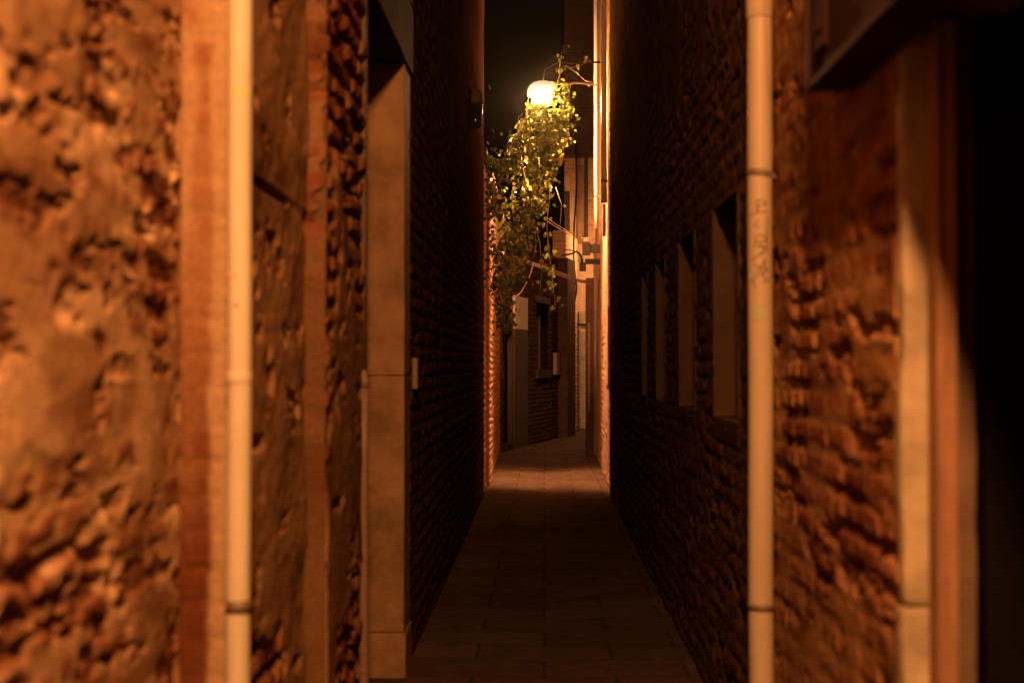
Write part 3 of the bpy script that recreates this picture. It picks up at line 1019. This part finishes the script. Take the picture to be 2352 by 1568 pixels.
# thin wire down the cream pipe
wr = [pt(x, y, YR - 0.06) for x, y in ((1756, -60), (1758, 60), (1762, 140), (1769, 220), (1772, 285), (1774, 330), (1771, 420), (1776, 520))]
o = otube("thin_cable", M["cable"], None, wr, 0.0016, 6)
tag(o, "thin wire running down the right edge of the cream drainpipe", "cable")

# thin pipe by the doorway
YT = 5.42
cT = pt(836, 900, YT)
rT = 0.018
tT = pipe_thing("drainpipe", "thin brown pipe beside the tall stone doorway on the left", cT.x, YT, 0.0, pt(0, 885, YT).z, rT, M["pvc_brown"],
                joints=[(pt(0, 1270, YT).z, 0.05), (pt(0, 1490, YT).z, 0.018), (pt(0, 1535, YT).z, 0.018)], clamps=[])
bm = bmesh.new()
z1 = pt(0, 885, YT).z
tube(bm, [(cT.x, YT, z1 - 0.01), (cT.x, YT, z1 + 0.02), (cT.x - 0.006, YT, z1 + 0.045), (cT.x - 0.03, YT, z1 + 0.06)], [rT * 1.2, rT * 1.25, rT * 1.1, rT], 14)
from_bm("elbow", bm, M["pvc_brown"], tT)

# lamplit pipe on the right
YP = 18.2
cP = pt(1387, 300, YP)
tP = pipe_thing("drainpipe", "brightly lamplit metal downpipe beside the lamp", cP.x, YP, pt(0, 470, YP).z, 9.3, 0.038, M["galv"],
                joints=[(pt(0, 185, YP).z, 0.10), (pt(0, 462, YP).z, 0.06)], clamps=[(pt(0, 420, YP).z, 0.03, 0)], to=(0.05, 0.0, 0))
tP2 = pipe_thing("drainpipe", "slim lamplit pipe left of the bright downpipe", pt(1368, 300, 21.5).x, 21.5, pt(0, 530, 21.5).z, 9.2, 0.026, M["galv"],
                 clamps=[(pt(0, 455, 21.5).z, 0.03, 0)], to=(0.07, 0, 0))
tP3 = pipe_thing("drainpipe", "short dark lower pipe under the bright downpipe", cP.x + 0.005, YP + 0.02, pt(0, 545, YP).z, pt(0, 472, YP).z, 0.02, M["galv"], clamps=[])

# dark duct by the bend
YD = 24.6
aD, bD = pt(1346, 900, YD), pt(1364, 900, YD)
du = thing("cable_duct", "tall dark duct standing against the lit house at the bend", "duct", (aD.x, YD, 0))
bm = bmesh.new()
box(bm, aD.x, bD.x, YD, YD + 0.25, 0, pt(0, 640, YD).z, 0.01)
from_bm("casing", bm, M["dark_stone"], du)
bm = bmesh.new()
box(bm, bD.x + 0.003, 0.898, YD + 0.02, YD + 0.24, 0, pt(0, 560, YD).z, 0.01)
from_bm("back_board", bm, M["stone_dim"], du)
ch = thing("hanging_chain", "thin bright chain hanging down the dark duct", "chain", pt(1353, 950, YD - 0.03))
bm = bmesh.new()
y_ = 745
k = 0
rnd = random.Random(4)
while y_ < 948:
    c = pt(1353, y_, YD - 0.03)
    L_ = rnd.uniform(0.035, 0.075)
    m4 = Matrix.Translation(c) @ Matrix.Rotation(R(90 * (k % 2) + 20), 4, 'Z')
    ring = [m4 @ Vector((0.013 * math.cos(q), 0, L_ * 0.6 * math.sin(q))) for q in [2 * math.pi * j / 10 for j in range(11)]]
    tube(bm, ring, 0.006, 6, cap=False)
    y_ += L_ * F_PX / YD * 0.95
    k += 1
from_bm("links", bm, M["chain"], ch)

# ================================================================== WALL FITTINGS
# small box by the doorway
YB = 7.5
p_a, p_b = pt(937, 893, YB), pt(957, 822, YB)
ib = thing("entry_panel", "small pale metal box on the wall just past the stone doorway", "box", (p_a.x, YB, p_a.z))
obox("cover", M["plaque"], ib, -0.698, p_b.x + 0.004, YB, YB + 0.10, p_a.z, p_b.z, 0.006)
obox("mounting_plate", M["dark_metal"], ib, -0.712, -0.699, YB - 0.01, YB + 0.11, p_a.z - 0.05, p_b.z + 0.01, 0.002)

# unlit lantern high on the left
YN = 14.0
la = thing("wall_lantern", "unlit hooded wall lantern high on the dark left house", "lantern", (-0.7, YN, pt(0, 300, YN).z))
xa, xb = pt(1076, 0, YN).x, pt(1109, 0, YN).x
zb, zt = pt(0, 300, YN).z, pt(0, 208, YN).z
bm = bmesh.new()
tube(bm, [((xa + xb) / 2, YN, zb + (zt - zb) * f_) for f_ in (0.62, 0.7, 0.85, 0.95, 1.0)], [0.074, 0.076, 0.066, 0.045, 0.012], 20)
from_bm("hood", bm, M["stone_dim"], la, True)
bm = bmesh.new()
tube(bm, [((xa + xb) / 2, YN, zb + (zt - zb) * f_) for f_ in (0.0, 0.05, 0.6)], [0.045, 0.06, 0.07], 20)
from_bm("glass", bm, M["glass"], la, True)
otube("bracket", M["dark_metal"], la, [(-0.72, YN, zt - 0.1), ((xa + xb) / 2, YN, zt - 0.06)], 0.012, 8)

# junction boxes with cable tuft on the lit house
YJ = 22.0
j1 = thing("junction_box", "black lower junction box on the lit house where the cables meet", "box", pt(1340, 620, YJ))
bm = bmesh.new()
a, b = pt(1331, 622, YJ), pt(1346, 602, YJ)
box(bm, a.x, b.x, YJ, YJ + 0.12, a.z, b.z, 0.006)
from_bm("cover", bm, M["black"], j1)
a, b = pt(1344, 606, YJ), pt(1386, 594, YJ)
obox("mounting_arm", M["black"], j1, a.x, 0.872, YJ + 0.03, YJ + 0.09, a.z, b.z, 0.004)
j2 = thing("junction_box", "upper dark box with a pale lid above the black junction box", "box", pt(1350, 590, YJ))
a, b = pt(1338, 585, YJ), pt(1356, 556, YJ)
obox("cover", M["dark_metal"], j2, a.x, b.x, YJ, YJ + 0.13, a.z, b.z, 0.006)
a, b = pt(1336, 555, YJ), pt(1351, 545, YJ)
obox("lid", M["stone_pale"], j2, a.x, b.x, YJ, YJ + 0.12, a.z, b.z, 0.004)
a, b = pt(1352, 580, YJ), pt(1386, 560, YJ)
obox("mounting_arm", M["dark_metal"], j2, a.x, 0.872, YJ + 0.04, YJ + 0.1, a.z, b.z, 0.004)


def cable(label, pts, r, mat="cable", group=None):
    # smooth through the given (px,py,depth) points
    P = [pt(*p) for p in pts]
    Q = []
    for i in range(len(P) - 1):
        p0_, p1_, p2_, p3_ = P[max(0, i - 1)], P[i], P[i + 1], P[min(len(P) - 1, i + 2)]
        for k in range(8):
            t_ = k / 8
            Q.append(0.5 * ((2 * p1_) + (p2_ - p0_) * t_ + (2 * p0_ - 5 * p1_ + 4 * p2_ - p3_) * t_ ** 2 + (3 * p1_ - p0_ - 3 * p2_ + p3_) * t_ ** 3))
    Q.append(P[-1])
    o = otube("cable", M[mat], None, Q, r, 6)
    return tag(o, label, "cable", group)


for i, (dy, dz) in enumerate(((0, 0), (2.5, 0.05), (5, 0.1))):
    cable(["upper strand of the lamplit cable bundle crossing below the ivy", "middle strand of the lamplit cable bundle crossing below the ivy",
           "lowest strand of the lamplit cable bundle crossing below the ivy"][i],
          [(1150, 578 + dy, 19.6), (1192, 592 + dy, 20.2), (1245, 610 + dy * 1.2, 21), (1290, 627 + dy * 1.5, 21.8), (1330, 642 + dy, 22.5), (1352, 645 + dy, 23)], 0.008, group="strands of the cable bundle")
cable("loose cable hanging from the bundle down to the lit panel", [(1226, 604, 20.7), (1216, 635, 20.7), (1204, 658, 20.7), (1192, 676, 20.7), (1176, 684, 20.7)], 0.010)
for i, dy in enumerate((0, 6)):
    cable(["higher of the two thin dark cables running to the upper box", "lower of the two thin dark cables running to the upper box"][i],
          [(1255, 500 + dy, 21), (1285, 520 + dy, 21.3), (1315, 536 + dy, 21.6), (1340, 541 + dy * 0.3, 22)], 0.006, group="thin dark cables to the upper box")
cable("dark wavy cable running down the lit end of the lane", [(1322, 300, 33), (1324, 430, 33), (1319, 520, 33), (1318, 600, 33), (1324, 660, 33), (1319, 700, 33), (1318, 750, 33)], 0.022, "black")
cable("thick black cable curving out of the lower junction box", [(1338, 604, 22), (1334, 588, 21.9), (1324, 578, 21.8), (1312, 583, 21.7), (1290, 586, 21.6)], 0.016, "black")
cable("short black cable end branching from the thick cable", [(1326, 579, 21.85), (1316, 576, 21.8), (1305, 573, 21.7), (1296, 577, 21.7)], 0.009, "black")

# ================================================================== LAMPS
def lantern_light(par, loc, watt, col, r=0.1):
    ld = bpy.data.lights.new("lamp_light", 'POINT')
    ld.energy = watt
    ld.color = col
    ld.shadow_soft_size = r
    lo = bpy.data.objects.new("lamp_light", ld)
    COL.objects.link(lo)
    lo.parent = par
    lo.location = Vector(loc) - world_loc(par)
    return lo


YLM = 19.4
lc = pt(1247, 214, YLM)
sl = thing("street_lamp", "glowing street lamp with a domed shade half hidden by ivy", "lamp", (lc.x, YLM, lc.z))
bm = bmesh.new()
prof = [(0.0, 0.165), (0.07, 0.16), (0.13, 0.14), (0.18, 0.10), (0.208, 0.05), (0.216, -0.01), (0.214, -0.04)]
seg = 40
rings = []
for rr, zz in prof:
    if rr == 0:
        rings.append([bm.verts.new((lc.x, YLM, lc.z + zz))])
    else:
        rings.append([bm.verts.new((lc.x + rr * math.cos(2 * math.pi * k / seg), YLM + rr * math.sin(2 * math.pi * k / seg), lc.z + zz)) for k in range(seg)])
for k in range(seg):
    bm.faces.new((rings[0][0], rings[1][k], rings[1][(k + 1) % seg]))
for i in range(1, len(rings) - 1):
    for k in range(seg):
        bm.faces.new((rings[i][k], rings[i + 1][k], rings[i + 1][(k + 1) % seg], rings[i][(k + 1) % seg]))
shade_mat = mat_emit("glowing_glass_shade", (1, 0.7, 0.45), 2.2,
                [(0.0, (1.0, 0.95, 0.8)), (0.35, (0.8, 0.6, 0.38)), (0.75, (0.45, 0.27, 0.14)), (1.0, (0.2, 0.09, 0.04))])
_n = shade_mat.node_tree                                # thin frosted glass: a little of the bulb's light passes straight through
_tr = _n.nodes.new("ShaderNodeBsdfTransparent")
_mx = _n.nodes.new("ShaderNodeMixShader")
_mx.inputs[0].default_value = 0.07
_em = [x for x in _n.nodes if x.type == 'EMISSION'][0]
_o = [x for x in _n.nodes if x.type == 'OUTPUT_MATERIAL'][0]
_n.links.new(_em.outputs[0], _mx.inputs[1])
_n.links.new(_tr.outputs[0], _mx.inputs[2])
_n.links.new(_mx.outputs[0], _o.inputs[0])
shade = from_bm("lamp_shade", bm, shade_mat, sl, True)
bm = bmesh.new()
bmesh.ops.create_icosphere(bm, subdivisions=3, radius=0.105, matrix=Matrix.Translation((lc.x - 0.02, YLM, lc.z - 0.11)) @ Matrix.Diagonal((1.25, 1.25, 0.85, 1)))
from_bm("bulb", bm, mat_emit("lamp_bulb", FAR_COL, FAR_BULB * 0.14), sl, True)
otube("bracket_arm", M["pitch"], sl, [(lc.x, YLM, lc.z + 0.15), (lc.x + 0.02, YLM + 0.02, lc.z + 0.34), (lc.x + 0.2, YLM + 0.1, lc.z + 0.44), (lc.x + 0.87, YLM + 0.2, lc.z + 0.46)], 0.014, 10)

nl = thing("street_lamp", "street lamp over the near end of the lane behind the viewpoint", "lamp", (NEAR_LAMP[0], NEAR_LAMP[1], NEAR_LAMP[2]))
bm = bmesh.new()
tube(bm, [(NEAR_LAMP[0], NEAR_LAMP[1], NEAR_LAMP[2] + q) for q in (0.16, 0.2, 0.26, 0.32)], [0.22, 0.2, 0.12, 0.03], 24)
from_bm("hood", bm, M["dark_metal"], nl)
otube("bracket_arm", M["dark_metal"], nl, [(NEAR_LAMP[0], NEAR_LAMP[1], NEAR_LAMP[2] + 0.31), (NEAR_LAMP[0] - 0.1, NEAR_LAMP[1], NEAR_LAMP[2] + 0.4), (-0.92, NEAR_LAMP[1], NEAR_LAMP[2] + 0.4)], 0.016, 8)
lantern_light(nl, NEAR_LAMP, NEAR_WATT, NEAR_COL, 0.13)

BL = (1.75, 33.2, 4.3)
bl = thing("street_lamp", "street lamp hidden round the bend that lights the end house", "lamp", BL)
bm = bmesh.new()
tube(bm, [(BL[0], BL[1], BL[2] + q) for q in (0.14, 0.2, 0.26)], [0.2, 0.17, 0.03], 20)
from_bm("hood", bm, M["dark_metal"], bl)
otube("bracket_arm", M["dark_metal"], bl, [(BL[0], BL[1], BL[2] + 0.25), (BL[0], 35.38, BL[2] + 0.3)], 0.016, 8)
lantern_light(bl, BL, BEND_WATT, FAR_COL, 0.08)

# ================================================================== IVY
rng = random.Random(21)
poly = [(1117, 352), (1150, 362), (1172, 315), (1198, 268), (1212, 236), (1240, 226), (1290, 178), (1306, 196), (1312, 268), (1298, 330), (1284, 372), (1262, 430),
        (1236, 505), (1222, 560), (1205, 622), (1186, 662), (1178, 745), (1160, 768), (1142, 745), (1130, 660), (1124, 560), (1118, 460)]


def inside(x, y):
    c = False
    j = len(poly) - 1
    for i in range(len(poly)):
        xi, yi = poly[i]
        xj, yj = poly[j]
        if (yi > y) != (yj > y) and x < (xj - xi) * (y - yi) / (yj - yi) + xi:
            c = not c
        j = i
    return c


leaves = []      # (point, size)
stems = []


def depth_at(x, y):
    # hangs in front of the garden wall on the left, crosses the lane higher up on the right
    return 17.7 + 1.6 * min(1, max(0, (x - 1118) / 170)) + 0.5 * math.sin(x * 0.05 + y * 0.013)


clumps = []
while len(clumps) < 170:
    x, y = rng.uniform(1112, 1315), rng.uniform(170, 770)
    if inside(x, y):
        clumps.append((x, y))
cl_d = [depth_at(x, y) + rng.gauss(0, 0.45) for x, y in clumps]
for (x, y), d in zip(clumps, cl_d):
    n_ = rng.randint(11, 22)
    sp = rng.uniform(10, 22)
    for _ in range(n_):
        px, py = x + rng.gauss(0, sp * 0.8), y + rng.gauss(0, sp)
        if inside(px, py) or rng.random() < 0.22:
            leaves.append((pt(px, py, d + rng.gauss(0, 0.18)), rng.uniform(0.026, 0.062)))
# dense leaves close under and in front of the bulb
for _ in range(520):
    px, py = rng.uniform(1214, 1304), rng.uniform(262, 425)
    if inside(px, py):
        leaves.append((pt(px, py, rng.uniform(18.92, 19.12)), rng.uniform(0.04, 0.085)))
for _ in range(60):                                # and a few creeping up over its lower edge
    leaves.append((pt(rng.uniform(1210, 1262), rng.uniform(236, 266), rng.uniform(18.95, 19.12)), rng.uniform(0.035, 0.07)))
for _ in range(34):                                # a spray crossing the right side of the shade
    leaves.append((pt(rng.uniform(1266, 1298), rng.uniform(186, 240), rng.uniform(18.9, 19.08)), rng.uniform(0.03, 0.06)))
for _ in range(380):                               # hidden mass added behind the bulb to shade the far paving
    px, py = rng.uniform(1205, 1298), rng.uniform(310, 465)
    if inside(px, py):
        leaves.append((pt(px, py, rng.uniform(19.75, 20.1)), rng.uniform(0.05, 0.1)))
# bigger leaves beside the lamp
for _ in range(46):
    px, py = rng.uniform(1235, 1300), rng.uniform(250, 395)
    if inside(px, py):
        leaves.append((pt(px, py, 18.6 + rng.gauss(0, 0.3)), rng.uniform(0.08, 0.125)))


def strand(pix, r0=0.006, per=9, size=(0.04, 0.075), spread=0.05):
    P = [pt(*p) for p in pix]
    stems.append((P, r0))
    for a, b in zip(P[:-1], P[1:]):
        n_ = max(1, int((b - a).length * per))
        for k in range(n_):
            q = a.lerp(b, (k + rng.random()) / n_)
            leaves.append((q + Vector((rng.gauss(0, spread), rng.gauss(0, spread), rng.gauss(0, spread))), rng.uniform(*size)))


strand([(1258, 395, 18.9), (1262, 450, 18.9), (1256, 520, 18.9), (1262, 590, 18.9), (1270, 650, 18.9), (1276, 705, 18.9)], per=26)
strand([(1276, 430, 19.2), (1290, 470, 19.2), (1286, 520, 19.2)], per=14)
strand([(1225, 500, 18.6), (1240, 560, 18.6), (1244, 620, 18.6), (1238, 690, 18.6)], per=13)
strand([(1280, 190, 19.1), (1292, 150, 19.1), (1312, 156, 19.1), (1336, 150, 19.0), (1343, 138, 19.0), (1358, 140, 19.0)], per=15, size=(0.03, 0.06), spread=0.03)
strand([(1300, 150, 19.1), (1325, 168, 19.1), (1345, 186, 19.1), (1362, 190, 19.1)], per=7, size=(0.03, 0.05), spread=0.02)
strand([(1284, 170, 19.2), (1288, 130, 19.2), (1296, 105, 19.2)], per=22, size=(0.03, 0.06), spread=0.05)
strand([(1296, 190, 18.9), (1308, 215, 18.9), (1306, 250, 18.9), (1318, 266, 18.9), (1334, 270, 18.9)], per=18, size=(0.04, 0.07), spread=0.03)
strand([(1290, 300, 18.9), (1305, 318, 18.9), (1316, 322, 18.9)], per=6, size=(0.03, 0.05), spread=0.02)
strand([(1122, 352, 17.4), (1121, 430, 17.4), (1119, 500, 17.4), (1120, 580, 17.4), (1118, 640, 17.4)], per=22, size=(0.03, 0.05), spread=0.03)
strand([(1140, 600, 17.6), (1150, 680, 17.6), (1158, 760, 17.6)], per=16)
strand([(1150, 760, 17.6), (1152, 830, 17.6), (1156, 870, 17.6)], per=5, size=(0.025, 0.04))
strand([(1200, 560, 18.2), (1215, 590, 18.2), (1222, 605, 18.2)], per=5)
strand([(1123, 196, 17.5), (1126, 205, 17.5)], per=8, size=(0.015, 0.02), spread=0.01)
strand([(1131, 296, 17.5), (1134, 304, 17.5)], per=8, size=(0.015, 0.02), spread=0.01)
for i in range(24):
    x, y = clumps[i * 3 % len(clumps)]
    d = cl_d[i * 3 % len(clumps)]
    P = [pt(x + 6 * math.sin(k * 1.1 + i), y - 40 + 30 * k, d + 0.05 * math.cos(k + i)) for k in range(4)]
    stems.append((P, 0.005))
# woody runner carrying the mass from the wall top up to the right
stems.append(([pt(*p) for p in ((1112, 380, 18.2), (1150, 375, 18.4), (1200, 300, 18.8), (1250, 262, 19.0), (1288, 200, 19.1), (1320, 190, 19.2), (1372, 196, 19.3))], 0.013))

iv = thing("hanging_ivy", "bright green ivy hanging across the lane under the glowing lamp", "ivy", (-0.75, 18.2, 4.18))
leaf_outline = [(0, 0), (0.30, -0.10), (0.50, 0.18), (0.40, 0.5), (0.18, 0.8), (0, 1.0)]
V_, F_, C_ = [], [], []
for p, s in leaves:
    if abs(p.y - 19.43) < 0.30 and abs(p.x - lc.x) < 0.36 and p.z < lc.z + 0.05:
        continue                                       # slot cut through the leaves to let lamplight band the paving
    down = Vector((rng.gauss(0, 0.45), rng.gauss(0, 0.45), -1)).normalized()
    nrm = Vector((rng.gauss(0.15, 0.6), -1, rng.gauss(0.3, 0.6))).normalized()
    side = down.cross(nrm).normalized()
    nrm = side.cross(down).normalized()
    g = rng.random()
    g = g * g
    colr = (lerp(0.025, 0.16, g), lerp(0.045, 0.21, g), lerp(0.006, 0.03, g))
    if rng.random() < 0.1:
        colr = (0.2, 0.13, 0.05)
    b0 = len(V_)
    fold = rng.uniform(0.1, 0.3)
    curl = rng.uniform(-0.05, 0.25)
    for x, y in leaf_outline:
        V_.append(p + (side * x * 1.0 + down * y + nrm * (-(x * fold) + -curl * y * y)) * s * 0.98)
        C_.append(colr)
    for x, y in leaf_outline[1:-1]:
        V_.append(p + (-side * x * 1.0 + down * y + nrm * (-(x * fold) + -curl * y * y)) * s * 0.98)
        C_.append(colr)
    F_.append((b0, b0 + 1, b0 + 2, b0 + 3, b0 + 4, b0 + 5))
    F_.append((b0, b0 + 5, b0 + 9, b0 + 8, b0 + 7, b0 + 6))
me = bpy.data.meshes.new("foliage")
me.from_pydata([v[:] for v in V_], [], F_)
ca = me.color_attributes.new("tint", 'FLOAT_COLOR', 'POINT')
ca.data.foreach_set("color", np.array([(*c, 1) for c in C_]).ravel())
link("foliage", me, M["leaf"], iv)
bm = bmesh.new()
for P, r in stems:
    tube(bm, P, r, 6)
from_bm("stems", bm, M["stem"], iv)

# ================================================================== thin volume added to imitate lens bloom round the lamp
bm = bmesh.new()
box(bm, -62, 62, -62, 82, -1.05, 12.0)
hz = from_bm("bloom_haze", bm, None)
hz["kind"] = "stuff"
hm = bpy.data.materials.new("bloom_volume")
hm.use_nodes = True
hn = hm.node_tree
hn.nodes.clear()
pvn = hn.nodes.new("ShaderNodeVolumePrincipled")
pvn.inputs["Color"].default_value = (0.9, 0.88, 0.85, 1)
pvn.inputs["Density"].default_value = 0.00009
pvn.inputs["Anisotropy"].default_value = 0.988
ho = hn.nodes.new("ShaderNodeOutputMaterial")
hn.links.new(pvn.outputs[0], ho.inputs["Volume"])
hz.data.materials.append(hm)
